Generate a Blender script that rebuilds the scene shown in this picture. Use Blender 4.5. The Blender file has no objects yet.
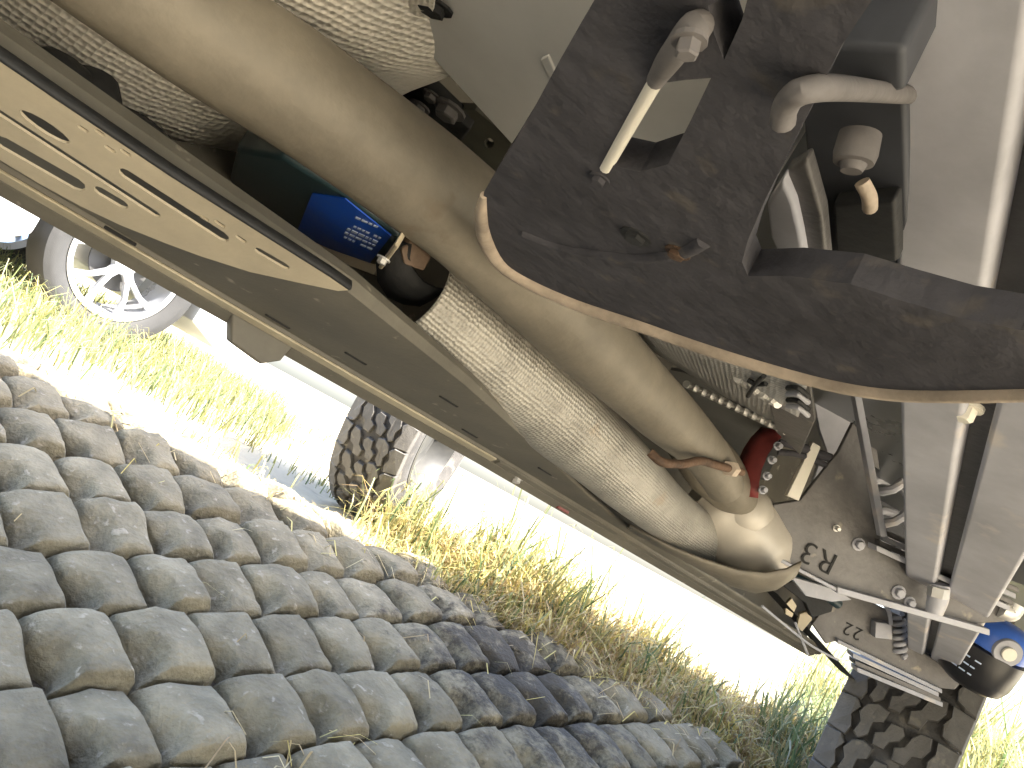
import bpy, bmesh, math, random
from mathutils import Vector, Matrix, noise
from mathutils.geometry import tessellate_polygon
rng = random.Random(7)
R = math.radians
sc = bpy.context.scene
COL = sc.collection

# ------------------------------------------------------------------ camera
FPX = 774.0
CAM = Vector((0, 0, .40))
_a, _p, _r = R(46), R(7.2), R(28.4)
HD = Vector((math.cos(_a), math.sin(_a), 0))
FW = HD * math.cos(_p) + Vector((0, 0, math.sin(_p)))
_R0 = Vector((math.sin(_a), -math.cos(_a), 0)); _U0 = _R0.cross(FW)
RT = _R0 * math.cos(_r) + _U0 * math.sin(_r)
UP = _U0 * math.cos(_r) - _R0 * math.sin(_r)
cd = bpy.data.cameras.new('camera'); cam = bpy.data.objects.new('camera', cd); COL.objects.link(cam)
m3 = Matrix((RT, UP, -FW)).transposed()
cam.matrix_world = Matrix.Translation(CAM) @ m3.to_4x4()
cd.sensor_width = 36; cd.lens = FPX / 1024 * 36; cd.clip_start = .02; cd.clip_end = 2000
sc.camera = cam

# ------------------------------------------------------------------ sky, sun, exposure
SUN_EL = R(54)
SUN_DIR = Vector((-.45, .89, 0)).normalized() * math.cos(SUN_EL) + Vector((0, 0, -math.sin(SUN_EL)))
w = bpy.data.worlds.new('World'); sc.world = w; w.use_nodes = True
nt = w.node_tree; bg = nt.nodes['Background']
sky = nt.nodes.new('ShaderNodeTexSky'); sky.sky_type = 'NISHITA'; sky.sun_disc = False
sky.sun_elevation = SUN_EL; sky.dust_density = 3; sky.ozone_density = .8; sky.air_density = 1.0
sky.sun_rotation = math.atan2(-SUN_DIR.x, -SUN_DIR.y)
nt.links.new(sky.outputs[0], bg.inputs[0]); bg.inputs[1].default_value = .15
ld = bpy.data.lights.new('sun', 'SUN'); ld.energy = 5.0; ld.angle = R(.6); ld.color = (1, .94, .84)
sun = bpy.data.objects.new('sun', ld); COL.objects.link(sun)
sun.rotation_euler = SUN_DIR.to_track_quat('-Z', 'Y').to_euler(); sun.location = (0, -4, 6)
vs = sc.view_settings
vs.view_transform = 'Standard'; vs.look = 'None'; vs.gamma = 1; vs.use_curve_mapping = False
vs.exposure = 2.95
sc.cycles.max_bounces = 10; sc.cycles.diffuse_bounces = 6

# ------------------------------------------------------------------ rays: photograph point -> a point on a real plane
def ray(x, y): return FW + RT * ((x - 512) / FPX) - UP * ((y - 384) / FPX)
def at_d(x, y, d): return CAM + ray(x, y) * d
def at_z(x, y, z): v = ray(x, y); return CAM + v * ((z - CAM.z) / v.z)
def at_y(x, y, yy): v = ray(x, y); return CAM + v * ((yy - CAM.y) / v.y)
def at_plane(x, y, p0, n): v = ray(x, y); return CAM + v * ((p0 - CAM).dot(n) / v.dot(n))

# ------------------------------------------------------------------ materials
def mat(name, col, rough=.6, metal=0., var=.25, scale=8., col2=None, bump=.0, bscale=60., rand=0., spec=.5,
        spots=None, emboss=None, sheen=0.):
    m = bpy.data.materials.new(name); m.use_nodes = True
    n = m.node_tree.nodes; l = m.node_tree.links
    b = n['Principled BSDF']
    b.inputs['Roughness'].default_value = rough; b.inputs['Metallic'].default_value = metal
    b.inputs['Specular IOR Level'].default_value = spec
    tc = n.new('ShaderNodeTexCoord')
    geo = n.new('ShaderNodeNewGeometry')
    nz = n.new('ShaderNodeTexNoise'); nz.inputs['Scale'].default_value = scale; nz.inputs['Detail'].default_value = 8
    nz.inputs['Roughness'].default_value = .65
    l.new(geo.outputs['Position'], nz.inputs['Vector'])
    cr = n.new('ShaderNodeValToRGB'); e = cr.color_ramp.elements
    c2 = col2 if col2 else tuple(min(1, c * (1 + var)) for c in col)
    c1 = tuple(c * (1 - var) for c in col) if not col2 else col
    e[0].position = .33; e[0].color = (*c1, 1); e[1].position = .68; e[1].color = (*c2, 1)
    l.new(nz.outputs['Fac'], cr.inputs['Fac'])
    out = cr.outputs['Color']
    if spots:
        ns = n.new('ShaderNodeTexNoise'); ns.inputs['Scale'].default_value = spots[1]; ns.inputs['Detail'].default_value = 6
        l.new(geo.outputs['Position'], ns.inputs['Vector'])
        r2 = n.new('ShaderNodeValToRGB'); r2.color_ramp.elements[0].position = spots[2]; r2.color_ramp.elements[1].position = spots[2] + .08
        l.new(ns.outputs['Fac'], r2.inputs['Fac'])
        mx = n.new('ShaderNodeMix'); mx.data_type = 'RGBA'
        l.new(r2.outputs['Color'], mx.inputs['Factor']); l.new(out, mx.inputs['A']); mx.inputs['B'].default_value = (*spots[0], 1)
        out = mx.outputs['Result']
    if rand:
        oi = n.new('ShaderNodeObjectInfo'); mr = n.new('ShaderNodeMapRange')
        mr.inputs['To Min'].default_value = 1 - rand; mr.inputs['To Max'].default_value = 1 + rand
        l.new(oi.outputs['Random'], mr.inputs['Value'])
        hs = n.new('ShaderNodeHueSaturation'); l.new(out, hs.inputs['Color']); l.new(mr.outputs[0], hs.inputs['Value'])
        out = hs.outputs['Color']
    l.new(out, b.inputs['Base Color'])
    last = None
    if bump:
        nb = n.new('ShaderNodeTexNoise'); nb.inputs['Scale'].default_value = bscale; nb.inputs['Detail'].default_value = 6
        l.new(geo.outputs['Position'], nb.inputs['Vector'])
        bp = n.new('ShaderNodeBump'); bp.inputs['Strength'].default_value = bump; bp.inputs['Distance'].default_value = .01
        l.new(nb.outputs['Fac'], bp.inputs['Height']); last = bp
    if emboss:
        su, sv, st = emboss
        mp = n.new('ShaderNodeMapping'); mp.inputs['Scale'].default_value = (su, sv, 1)
        uv = n.new('ShaderNodeUVMap'); l.new(uv.outputs[0], mp.inputs['Vector'])
        vo = n.new('ShaderNodeTexVoronoi'); vo.feature = 'SMOOTH_F1'; vo.inputs['Randomness'].default_value = .28
        vo.inputs['Smoothness'].default_value = .3; vo.inputs['Scale'].default_value = 1.
        l.new(mp.outputs[0], vo.inputs['Vector'])
        b2 = n.new('ShaderNodeBump'); b2.inputs['Strength'].default_value = st; b2.inputs['Distance'].default_value = .003
        l.new(vo.outputs['Distance'], b2.inputs['Height'])
        if last: l.new(last.outputs[0], b2.inputs['Normal'])
        last = b2
    if last: l.new(last.outputs[0], b.inputs['Normal'])
    # roughness wear
    rr = n.new('ShaderNodeMapRange'); rr.inputs['To Min'].default_value = max(.05, rough - .12); rr.inputs['To Max'].default_value = min(1, rough + .12)
    l.new(nz.outputs['Fac'], rr.inputs['Value']); l.new(rr.outputs[0], b.inputs['Roughness'])
    return m

M = {}
M['sill'] = mat('sill_paint', (.122, .112, .090), .6, 0, .22, 14, bump=.05, bscale=220, spots=((.30, .27, .22), 60, .66))
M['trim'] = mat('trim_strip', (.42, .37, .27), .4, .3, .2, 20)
M['rail'] = mat('perforated_steel', (.50, .435, .32), .6, .05, .14, 12, bump=.06, bscale=120)
M['exhaust'] = mat('exhaust_steel', (.19, .168, .132), .58, .15, .30, 9, bump=.10, bscale=110, spots=((.165, .135, .10), 26, .63))
M['emboss'] = mat('embossed_aluminium', (.82, .78, .70), .5, .1, .08, 20, emboss=(190, 190, .9))
M['emboss2'] = mat('ribbed_aluminium', (.37, .35, .31), .45, .3, .22, 25, emboss=(300, 250, .6), spots=((.36, .31, .25), 22, .64))
M['emboss3'] = mat('embossed_sheet', (.40, .40, .40), .42, .4, .12, 25, emboss=(170, 170, .6))
M['iron'] = mat('dark_iron', (.074, .073, .083), .95, 0, .25, 18, spec=.08, bump=.25, bscale=90, spots=((.105, .098, .096), 46, .62))
M['iron_edge'] = mat('worn_iron_edge', (.46, .38, .30), .65, .05, .3, 30, bump=.2, bscale=120)
M['floor'] = mat('floor_panel', (.60, .60, .59), .6, 0, .1, 6, bump=.03, bscale=40)
M['black'] = mat('underseal', (.018, .019, .021), .7, 0, .3, 15, bump=.15, bscale=80)
M['olive'] = mat('olive_bracket', (.10, .10, .08), .6, 0, .25, 20)
M['bar'] = mat('spring_steel', (.42, .425, .47), .65, .05, .18, 10, bump=.06, bscale=60, spots=((.56, .53, .52), 16, .60))
M['plate'] = mat('stamped_plate', (.13, .125, .125), .5, .25, .3, 18, bump=.12, bscale=140, spots=((.30, .27, .22), 30, .66))
M['stamp'] = mat('stamp_mark', (.012, .012, .012), .8, 0, .2, 40)
M['steel'] = mat('bright_steel', (.58, .57, .55), .4, .5, .15, 30)
M['white'] = mat('white_paint_and_light', (.80, .77, .68), .45, 0, .06, 20)  # also carries painted-in light on the link rod and a bracket slot
M['red'] = mat('red_paint', (.17, .03, .028), .45, 0, .25, 30, spots=((.10, .03, .02), 60, .64))
M['rust'] = mat('rust', (.11, .065, .04), .75, .1, .5, 40, bump=.3, bscale=150)
M['muffler'] = mat('muffler_steel', (.50, .46, .40), .45, .2, .12, 9, bump=.03, bscale=60, spots=((.42, .33, .24), 18, .66))
M['hook'] = mat('dusty_steel', (.15, .14, .14), .7, 0, .3, 30, bump=.1, bscale=100)
M['mid'] = mat('mid_grey_panel', (.17, .17, .165), .6, 0, .15, 20)
M['slate'] = mat('slate_paint', (.05, .054, .066), .6, 0, .3, 15)
M['tank'] = mat('tank_plastic', (.022, .045, .055), .4, 0, .3, 10)
M['blue'] = mat('blue_label', (.012, .09, .55), .4, 0, .15, 30)
M['print'] = mat('label_print', (.55, .65, .85), .5, 0, .1, 40)
M['brown'] = mat('brown_block', (.20, .14, .10), .6, 0, .3, 40)
M['rubber'] = mat('tyre_rubber', (.045, .042, .040), .75, 0, .35, 25, bump=.2, bscale=220, spots=((.11, .10, .085), 22, .58))
M['rubber_tread'] = mat('tread_rubber', (.085, .080, .074), .75, 0, .25, 25, bump=.2, bscale=260, spots=((.13, .12, .10), 40, .62))
M['rubber_side'] = mat('sidewall_rubber', (.020, .020, .02), .7, 0, .2, 25, bump=.1, bscale=220)
M['alloy'] = mat('alloy_rim', (.62, .63, .66), .3, .7, .08, 10)
M['rimdark'] = mat('rim_dark', (.05, .05, .05), .6, .3, .2, 10)
M['chrome'] = mat('bright_housing', (.72, .71, .68), .42, .5, .08, 10)
M['housing'] = mat('worn_bright_rim', (.07, .07, .068), .4, .4, .2, 12)
M['carpaint'] = mat('silver_car_paint', (.50, .52, .54), .35, .35, .03, 4)
M['carpaint2'] = mat('dark_green_car_paint', (.06, .07, .06), .35, .2, .05, 4)
M['carpaint3'] = mat('grey_car_paint', (.20, .21, .22), .3, .3, .05, 4)
M['plastic'] = mat('black_plastic', (.015, .015, .018), .35, 0, .2, 12)
M['bluecap'] = mat('blue_plastic', (.05, .14, .55), .35, 0, .15, 12)
M['glass'] = mat('dark_glass', (.01, .012, .014), .08, 0, .1, 4)
M['lamp'] = mat('lamp_lens', (.7, .7, .7), .15, .3, .05, 4)

def ground_mat():
    m = mat('dry_earth', (.36, .315, .225), .95, 0, .14, 3.0, bump=.5, bscale=45, spots=((.26, .225, .165), 6, .58))
    return m
M['earth'] = ground_mat()
M['joint'] = mat('joint_dirt', (.08, .062, .04), .95, 0, .4, 40, bump=.6, bscale=200)

def cobble_mat():
    m = mat('cobble_stone', (.205, .175, .115), .9, 0, .34, 14, bump=.55, bscale=110, rand=.14, spots=((.30, .26, .19), 55, .62))
    n = m.node_tree.nodes; l = m.node_tree.links; b = n['Principled BSDF']
    src = b.inputs['Base Color'].links[0].from_socket
    geo = n.new('ShaderNodeNewGeometry')
    # an old oil spill: a patch with ragged outline, its own place on the paving
    vm = n.new('ShaderNodeVectorMath'); vm.operation = 'DISTANCE'; vm.inputs[1].default_value = (1.42, 1.02, .03)
    l.new(geo.outputs['Position'], vm.inputs[0])
    ns = n.new('ShaderNodeTexNoise'); ns.inputs['Scale'].default_value = 22; ns.inputs['Detail'].default_value = 8; ns.inputs['Roughness'].default_value = .75
    l.new(geo.outputs['Position'], ns.inputs['Vector'])
    mr = n.new('ShaderNodeMapRange'); mr.inputs['From Min'].default_value = .62; mr.inputs['From Max'].default_value = .0
    mr.inputs['To Min'].default_value = 0; mr.inputs['To Max'].default_value = .52
    l.new(vm.outputs['Value'], mr.inputs['Value'])
    ad = n.new('ShaderNodeMath'); ad.operation = 'ADD'; l.new(mr.outputs[0], ad.inputs[0]); l.new(ns.outputs['Fac'], ad.inputs[1])
    r2 = n.new('ShaderNodeValToRGB'); r2.color_ramp.elements[0].position = .74; r2.color_ramp.elements[1].position = .92
    l.new(ad.outputs[0], r2.inputs['Fac'])
    mx = n.new('ShaderNodeMix'); mx.data_type = 'RGBA'; l.new(r2.outputs[0], mx.inputs['Factor']); l.new(src, mx.inputs['A']); mx.inputs['B'].default_value = (.048, .039, .026, 1)
    l.new(mx.outputs['Result'], b.inputs['Base Color'])
    ro = b.inputs['Roughness'].links[0].from_socket
    m2 = n.new('ShaderNodeMix'); l.new(r2.outputs[0], m2.inputs['Factor']); l.new(ro, m2.inputs['A']); m2.inputs['B'].default_value = .72
    l.new(m2.outputs['Result'], b.inputs['Roughness'])
    return m
M['cobble'] = cobble_mat(); M['cobble'].node_tree.nodes['Principled BSDF'].inputs['Specular IOR Level'].default_value = .25

def grass_mat(name, c1, c2, trans=.35):
    m = bpy.data.materials.new(name); m.use_nodes = True
    n = m.node_tree.nodes; l = m.node_tree.links; b = n['Principled BSDF']
    at = n.new('ShaderNodeVertexColor'); at.layer_name = 'tint'
    l.new(at.outputs['Color'], b.inputs['Base Color']); b.inputs['Roughness'].default_value = .6
    tr = n.new('ShaderNodeBsdfTranslucent'); l.new(at.outputs['Color'], tr.inputs['Color'])
    mx = n.new('ShaderNodeMixShader'); mx.inputs[0].default_value = trans
    l.new(b.outputs[0], mx.inputs[1]); l.new(tr.outputs[0], mx.inputs[2])
    l.new(mx.outputs[0], n['Material Output'].inputs['Surface'])
    return m
M['grass'] = grass_mat('grass_blades', None, None)

# ------------------------------------------------------------------ mesh helpers
def props(o, label=None, cat=None, group=None, kind=None):
    if label: o['label'] = label
    if cat: o['category'] = cat
    if group: o['group'] = group
    if kind: o['kind'] = kind
    return o
def empty(name, loc, label, cat, group=None):
    o = bpy.data.objects.new(name, None); COL.objects.link(o); o.location = loc; o.empty_display_size = .1
    return props(o, label, cat, group)
WORLD = {}
def link(name, me, parent=None, loc=None):
    """link a mesh whose vertices are in world space under a parent that sits at its own place"""
    o = bpy.data.objects.new(name, me); COL.objects.link(o)
    off = Vector(loc) if loc is not None else Vector((0, 0, 0))
    if parent is not None:
        o.parent = parent; o.location = off - WORLD.get(parent.name, Vector(parent.location))
    else:
        o.location = off
    WORLD[o.name] = off
    return o
def mesh(name, verts, faces, m, parent=None, smooth=False, uvs=None, recalc=True, loc=None, bevel=0, auto=None):
    me = bpy.data.meshes.new(name)
    me.from_pydata([tuple(v) for v in verts], [], faces)
    if uvs:
        ul = me.uv_layers.new(name='UVMap')
        for lp in me.loops: ul.data[lp.index].uv = uvs[lp.vertex_index]
    bm = bmesh.new(); bm.from_mesh(me)
    if recalc: bmesh.ops.recalc_face_normals(bm, faces=bm.faces)
    if bevel:
        ed = [e for e in bm.edges if len(e.link_faces) == 2 and e.calc_face_angle(0) > R(35)]
        bmesh.ops.bevel(bm, geom=ed, offset=bevel, segments=2, profile=.5, affect='EDGES', clamp_overlap=True)
    bm.to_mesh(me); bm.free()
    me.materials.append(M[m] if isinstance(m, str) else m)
    if smooth or bevel:
        for p in me.polygons: p.use_smooth = True
        if not bevel: me.set_sharp_from_angle(angle=R(auto or 38))
    o = link(name, me, parent, loc)
    if bevel:
        md = o.modifiers.new('normals', 'WEIGHTED_NORMAL'); md.keep_sharp = True; md.weight = 100
    return o

def plate(name, pts, thick, m, parent=None, holes=(), bevel=0):
    """flat plate from a 3-D outline (and hole outlines) pushed back by the vector thick"""
    bm = bmesh.new()
    if holes:
        loops = [list(map(Vector, l)) for l in [pts] + list(holes)]
        flat = [p for l in loops for p in l]
        A = [bm.verts.new(p) for p in flat]; B = [bm.verts.new(p + thick) for p in flat]
        for t in tessellate_polygon(loops):
            try: bm.faces.new([A[k] for k in t]); bm.faces.new([B[k] for k in reversed(t)])
            except ValueError: pass
        o0 = 0
        for l in loops:
            n_ = len(l)
            for k in range(n_):
                k2 = (k + 1) % n_; bm.faces.new((A[o0 + k], A[o0 + k2], B[o0 + k2], B[o0 + k]))
            o0 += n_
    else:
        bm.faces.new([bm.verts.new(p) for p in pts])
        r = bmesh.ops.extrude_face_region(bm, geom=list(bm.faces))
        bmesh.ops.translate(bm, vec=thick, verts=[g for g in r['geom'] if isinstance(g, bmesh.types.BMVert)])
    bmesh.ops.recalc_face_normals(bm, faces=bm.faces)
    if holes: bevel = 0
    if bevel:
        ed = [e for e in bm.edges if len(e.link_faces) == 2 and e.calc_face_angle(0) > R(50)]
        bmesh.ops.bevel(bm, geom=ed, offset=bevel, segments=2, profile=.5, affect='EDGES', clamp_overlap=True)
    me = bpy.data.meshes.new(name); bm.to_mesh(me); bm.free()
    me.materials.append(M[m])
    if bevel:
        for p in me.polygons: p.use_smooth = True
    o = link(name, me, parent)
    if bevel:
        md = o.modifiers.new('normals', 'WEIGHTED_NORMAL'); md.keep_sharp = True; md.weight = 100
    return o

def smooth_path(pts, n=6):
    P = [Vector(p) for p in pts]; out = []
    for i in range(len(P) - 1):
        a, b, c, d = P[max(i - 1, 0)], P[i], P[i + 1], P[min(i + 2, len(P) - 1)]
        for k in range(n):
            t = k / n
            out.append(.5 * ((2 * b) + (c - a) * t + (2 * a - 5 * b + 4 * c - d) * t * t + (3 * b - a - 3 * c + d) * t ** 3))
    out.append(P[-1]); return out
def lerp_list(v, n):
    out = []
    for i in range(len(v) - 1):
        for k in range(n): 
            t = k / n; t = t * t * (3 - 2 * t)
            out.append(v[i] + (v[i + 1] - v[i]) * t)
    out.append(v[-1]); return out
def tube(name, pts, rad, m, parent=None, seg=14, arc=None, caps=True, sub=6, ref=None, thick=0, wob=0):
    P = smooth_path(pts, sub) if sub > 1 else [Vector(p) for p in pts]
    Rr = (lerp_list(rad, sub) if sub > 1 else rad) if isinstance(rad, (list, tuple)) else [rad] * len(P)
    V, F, UV = [], [], []; L = 0
    a0, a1 = arc if arc else (0, 2 * math.pi)
    full = arc is None
    ns = seg if full else seg + 1
    ref = Vector(ref) if ref else Vector((0, 0, 1))
    for i, p in enumerate(P):
        t = (P[min(i + 1, len(P) - 1)] - P[max(i - 1, 0)]).normalized()
        if i: L += (p - P[i - 1]).length
        s = t.cross(ref).normalized(); u = s.cross(t).normalized()
        for k in range(ns):
            an = a0 + (a1 - a0) * k / seg
            rr = Rr[i] * (1 + wob * noise.noise(Vector((L * 30, math.cos(an) * 2, math.sin(an) * 2))))
            V.append(p + (s * math.cos(an) + u * math.sin(an)) * rr); UV.append((L, an * max(Rr) ))
    n = len(P)
    for i in range(n - 1):
        for k in range(ns if full else ns - 1):
            k2 = (k + 1) % ns
            F.append((i * ns + k, i * ns + k2, (i + 1) * ns + k2, (i + 1) * ns + k))
    if caps and full:
        F.append(tuple(range(ns))); F.append(tuple((n - 1) * ns + k for k in range(ns)))
    o = mesh(name, V, F, m, parent, smooth=True, uvs=UV, recalc=full)
    if thick:
        md = o.modifiers.new('thickness', 'SOLIDIFY'); md.thickness = thick; md.offset = 0
    return o
def prism(name, pts, thick, m, parent=None, bevel=0): return plate(name, pts, thick, m, parent, (), bevel)
def beam(name, a, b, wv, hv, m, parent=None, bevel=.002, w2=None, h2=None):
    """box beam from a to b; wv / hv are half-width and half-height vectors"""
    a, b, wv, hv = Vector(a), Vector(b), Vector(wv), Vector(hv); w2 = Vector(w2) if w2 else wv; h2 = Vector(h2) if h2 else hv
    V = [a - wv - hv, a + wv - hv, a + wv + hv, a - wv + hv, b - w2 - h2, b + w2 - h2, b + w2 + h2, b - w2 + h2]
    F = [(0, 1, 2, 3), (7, 6, 5, 4), (0, 4, 5, 1), (1, 5, 6, 2), (2, 6, 7, 3), (3, 7, 4, 0)]
    return mesh(name, V, F, m, parent, bevel=bevel)
def lathe(name, prof, c, ax, m, parent=None, seg=24, smooth=True, close=False):
    """prof: (radius, distance along the axis)"""
    ax = Vector(ax).normalized(); s = ax.orthogonal().normalized(); u = ax.cross(s); c = Vector(c)
    V, F = [], []
    for r_, h in prof:
        for k in range(seg):
            an = 2 * math.pi * k / seg; V.append(c + ax * h + (s * math.cos(an) + u * math.sin(an)) * r_)
    n = len(prof)
    for i in range(n - 1 if not close else n):
        j = (i + 1) % n
        for k in range(seg):
            k2 = (k + 1) % seg; F.append((i * seg + k, i * seg + k2, j * seg + k2, j * seg + k))
    if not close:
        F.append(tuple(range(seg))); F.append(tuple((n - 1) * seg + k for k in range(seg)))
    return mesh(name, V, F, m, parent, smooth=smooth)
def bolt(c, ax, r_, h, m, parent, name='bolt'):
    """hex head on a round washer"""
    ax = Vector(ax).normalized(); s = ax.orthogonal().normalized(); u = ax.cross(s); c = Vector(c)
    V, F = [], []
    def ring(n_, rad, d, ph=0):
        i0 = len(V)
        for k in range(n_):
            an = 2 * math.pi * k / n_ + ph; V.append(c + ax * d + (s * math.cos(an) + u * math.sin(an)) * rad)
        return i0
    a = ring(12, r_ * 1.5, 0); b = ring(12, r_ * 1.5, h * .25)
    for k in range(12): F.append((a + k, a + (k + 1) % 12, b + (k + 1) % 12, b + k))
    F.append(tuple(range(b, b + 12))); F.append(tuple(range(a, a + 12)))
    a = ring(6, r_, h * .25); b = ring(6, r_, h * .9); d = ring(6, r_ * .8, h)
    for k in range(6):
        F.append((a + k, a + (k + 1) % 6, b + (k + 1) % 6, b + k)); F.append((b + k, b + (k + 1) % 6, d + (k + 1) % 6, d + k))
    F.append(tuple(range(d, d + 6)))
    return mesh(name, V, F, m, parent)
def loft(name, sections, m, parent=None, uvscale=1., thick=0, smooth=True):
    n = len(sections[0]); V, F, UV = [], [], []; L = 0
    for i, s in enumerate(sections):
        if i: L += (Vector(s[0]) - Vector(sections[i - 1][0])).length
        d = 0
        for k, p in enumerate(s):
            if k: d += (Vector(p) - Vector(s[k - 1])).length
            V.append(Vector(p)); UV.append((L, d))
    for i in range(len(sections) - 1):
        for k in range(n - 1):
            F.append((i * n + k, i * n + k + 1, (i + 1) * n + k + 1, (i + 1) * n + k))
    o = mesh(name, V, F, m, parent, smooth=smooth, uvs=UV, recalc=False)
    if thick:
        md = o.modifiers.new('thickness', 'SOLIDIFY'); md.thickness = thick; md.offset = 0
    return o

# ------------------------------------------------------------------ ground
def softmin(a, b, e):
    x = (a - b) / e
    return a if x < -30 else (b if x > 30 else a - e * math.log1p(math.exp(x)))
def gz(X, Y):
    q = .11 * (X - .8) + .249 * (Y - 1.2)
    q = softmin(q, .105, .016)
    return -softmin(-q, .15, .02)
def at_ground(x, y, up=0.):
    v = ray(x, y); d = .3
    while d < 40:
        p = CAM + v * d
        if p.z < gz(p.x, p.y) + up: return p
        d *= 1.006
    return CAM + v * 40
def edge_side(X, Y):
    """> 0 beyond the edge of the cobbled paving"""
    a, b = Vector((.51, 2.05)), Vector((2.19, .81))
    d = (b - a).normalized(); n_ = Vector((-d.y, d.x)); n_ = -n_ if n_.y < 0 else n_
    return (Vector((X, Y)) - a).dot(n_)
def axis_steps(lo, hi, fine_lo, fine_hi, st):
    a = []; x = fine_lo; s = st
    while x > lo: x -= s; s *= 1.35; a.append(max(x, lo))
    a = a[::-1]; x = fine_lo
    while x < fine_hi: a.append(x); x += st
    s = st
    while x < hi: a.append(x); x += s; s *= 1.35
    a.append(hi); return a
XS = axis_steps(-400, 400, -1.5, 6.5, .09); YS = axis_steps(-400, 400, -1.5, 7, .09)
V = []; F = []
for j, y in enumerate(YS):
    for i, x in enumerate(XS):
        z = gz(x, y)
        if edge_side(x, y) > .12 and abs(x) < 20 and abs(y) < 20:
            z += .022 * noise.noise(Vector((x * 2.2, y * 2.2, 0))) + .01 * noise.noise(Vector((x * 7, y * 7, 3)))
        V.append((x, y, z))
nx = len(XS)
for j in range(len(YS) - 1):
    for i in range(nx - 1): F.append((j * nx + i, j * nx + i + 1, (j + 1) * nx + i + 1, (j + 1) * nx + i))
props(mesh('ground', V, F, 'earth', smooth=True, auto=180), 'pale dry sunlit earth stretching away beyond the paving', kind='structure')

# cobbled paving: a bed of joint dirt and one object for every stone
V = []; F = []; idx = {}
st = .05
for j in range(-4, 52):
    for i in range(-12, 60):
        x, y = i * st, j * st
        if edge_side(x, y) < .06: idx[i, j] = len(V); V.append((x, y, gz(x, y) + .004 + .010 * noise.noise(Vector((x * 18, y * 18, 0)))))
for (i, j) in idx:
    q = [(i, j), (i + 1, j), (i + 1, j + 1), (i, j + 1)]
    if all(k in idx for k in q): F.append(tuple(idx[k] for k in q))
paving = props(mesh('cobbled_paving', V, F, 'joint', smooth=True, auto=180), 'sloping paving of rounded grey cobbles with dirt joints', kind='structure')

def cobble_mesh(s):
    r2 = random.Random(s); N = 13; V = []; F = []
    cut = r2.uniform(.55, 1.0); cx = r2.uniform(-1.05, -.8); cy = r2.uniform(-.75, -.25); tilt = r2.uniform(-.12, .12); rx = r2.uniform(.5, .75); ry = r2.uniform(.5, .8)
    pk = r2.uniform(.15, .55); pv = r2.uniform(-.65, -.3); ps = r2.uniform(.3, .5)
    for j in range(N):
        for i in range(N):
            # denser towards the rim
            u = math.sin((i / (N - 1) - .5) * math.pi * .96) / math.sin(.48 * math.pi)
            v = math.sin((j / (N - 1) - .5) * math.pi * .96) / math.sin(.48 * math.pi)
            h = (1 - abs(u) ** 16) * (1 - abs(v) ** 18)
            h = h ** .3 * .054 - .004 * (u * u * .5 + v * v) - .012 * max(0, -u - .1) ** 1.6 - .006 * max(0, -v - .4) ** 1.5
            d = math.hypot((u - cx) / rx, (v - cy) / ry)
            if d < 1: h -= .034 * cut * (1 - d * d) ** 1.0
            h += tilt * .05 * v
            q = Vector((u * 1.5 + s * 7, v * 1.5, s * 3.1))
            h += .0050 * noise.noise(q) + .0030 * noise.noise(q * 3.2) + .0018 * noise.noise(q * 8)
            if max(abs(u), abs(v)) > .99: h = -.03
            wx = 1 + .05 * noise.noise(Vector((v * 1.6, s, 0))); wy = 1 + .05 * noise.noise(Vector((u * 1.6, s, 5)))
            pin = pk * math.exp(-((v - pv) / ps) ** 2) * max(0, -u) ** 1.5
            V.append(((u + pin) * .5 * wx, v * .5 * wy, h))
    for j in range(N - 1):
        for i in range(N - 1): F.append((j * N + i, j * N + i + 1, (j + 1) * N + i + 1, (j + 1) * N + i))
    me = bpy.data.meshes.new('cobble'); me.from_pydata(V, [], F); me.materials.append(M['cobble'])
    for p in me.polygons: p.use_smooth = True
    return me
CM = [cobble_mesh(s) for s in range(12)]
n_cob = 0
def row_y(k, X): return (k + 5.955 + .956 * X - .46 * (X - .8) ** 2) / 7.318
for k in range(-7, 13):
    X = -.3 + rng.uniform(0, .12)
    while X < 2.5:
        wd = .112 * rng.uniform(.9, 1.12)
        xm = X + wd / 2; ym = row_y(k, xm)
        X += wd * .992
        s = edge_side(xm, ym)
        if s > rng.uniform(-.04, .03) or ym < .30: continue
        # keep what the place shows: the strip in front of the verge
        if xm < -.2 or n_cob >= 300: continue
        sl = Vector((1, .956 / 7.318 - .92 * (xm - .8) / 7.318, 0))
        e = .02
        nrm = Vector((-(gz(xm + e, ym) - gz(xm - e, ym)) / (2 * e), -(gz(xm, ym + e) - gz(xm, ym - e)) / (2 * e), 1)).normalized()
        xa = (sl - nrm * sl.dot(nrm)).normalized(); ya = nrm.cross(xa)
        o = bpy.data.objects.new('cobble', rng.choice(CM)); COL.objects.link(o); o.parent = paving
        o.matrix_local = Matrix.Translation((xm, ym, gz(xm, ym) + rng.uniform(-.004, .005))) @ Matrix((xa, ya, nrm)).transposed().to_4x4() @ \
            Matrix.Rotation(rng.gauss(0, .025), 4, 'Z') @ Matrix.Rotation(rng.gauss(0, .03), 4, 'X') @ \
            Matrix.Diagonal((wd * .985, .1395 * rng.uniform(.97, 1.01), rng.uniform(.9, 1.1), 1))
        n_cob += 1
print('cobbles', n_cob)

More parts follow.
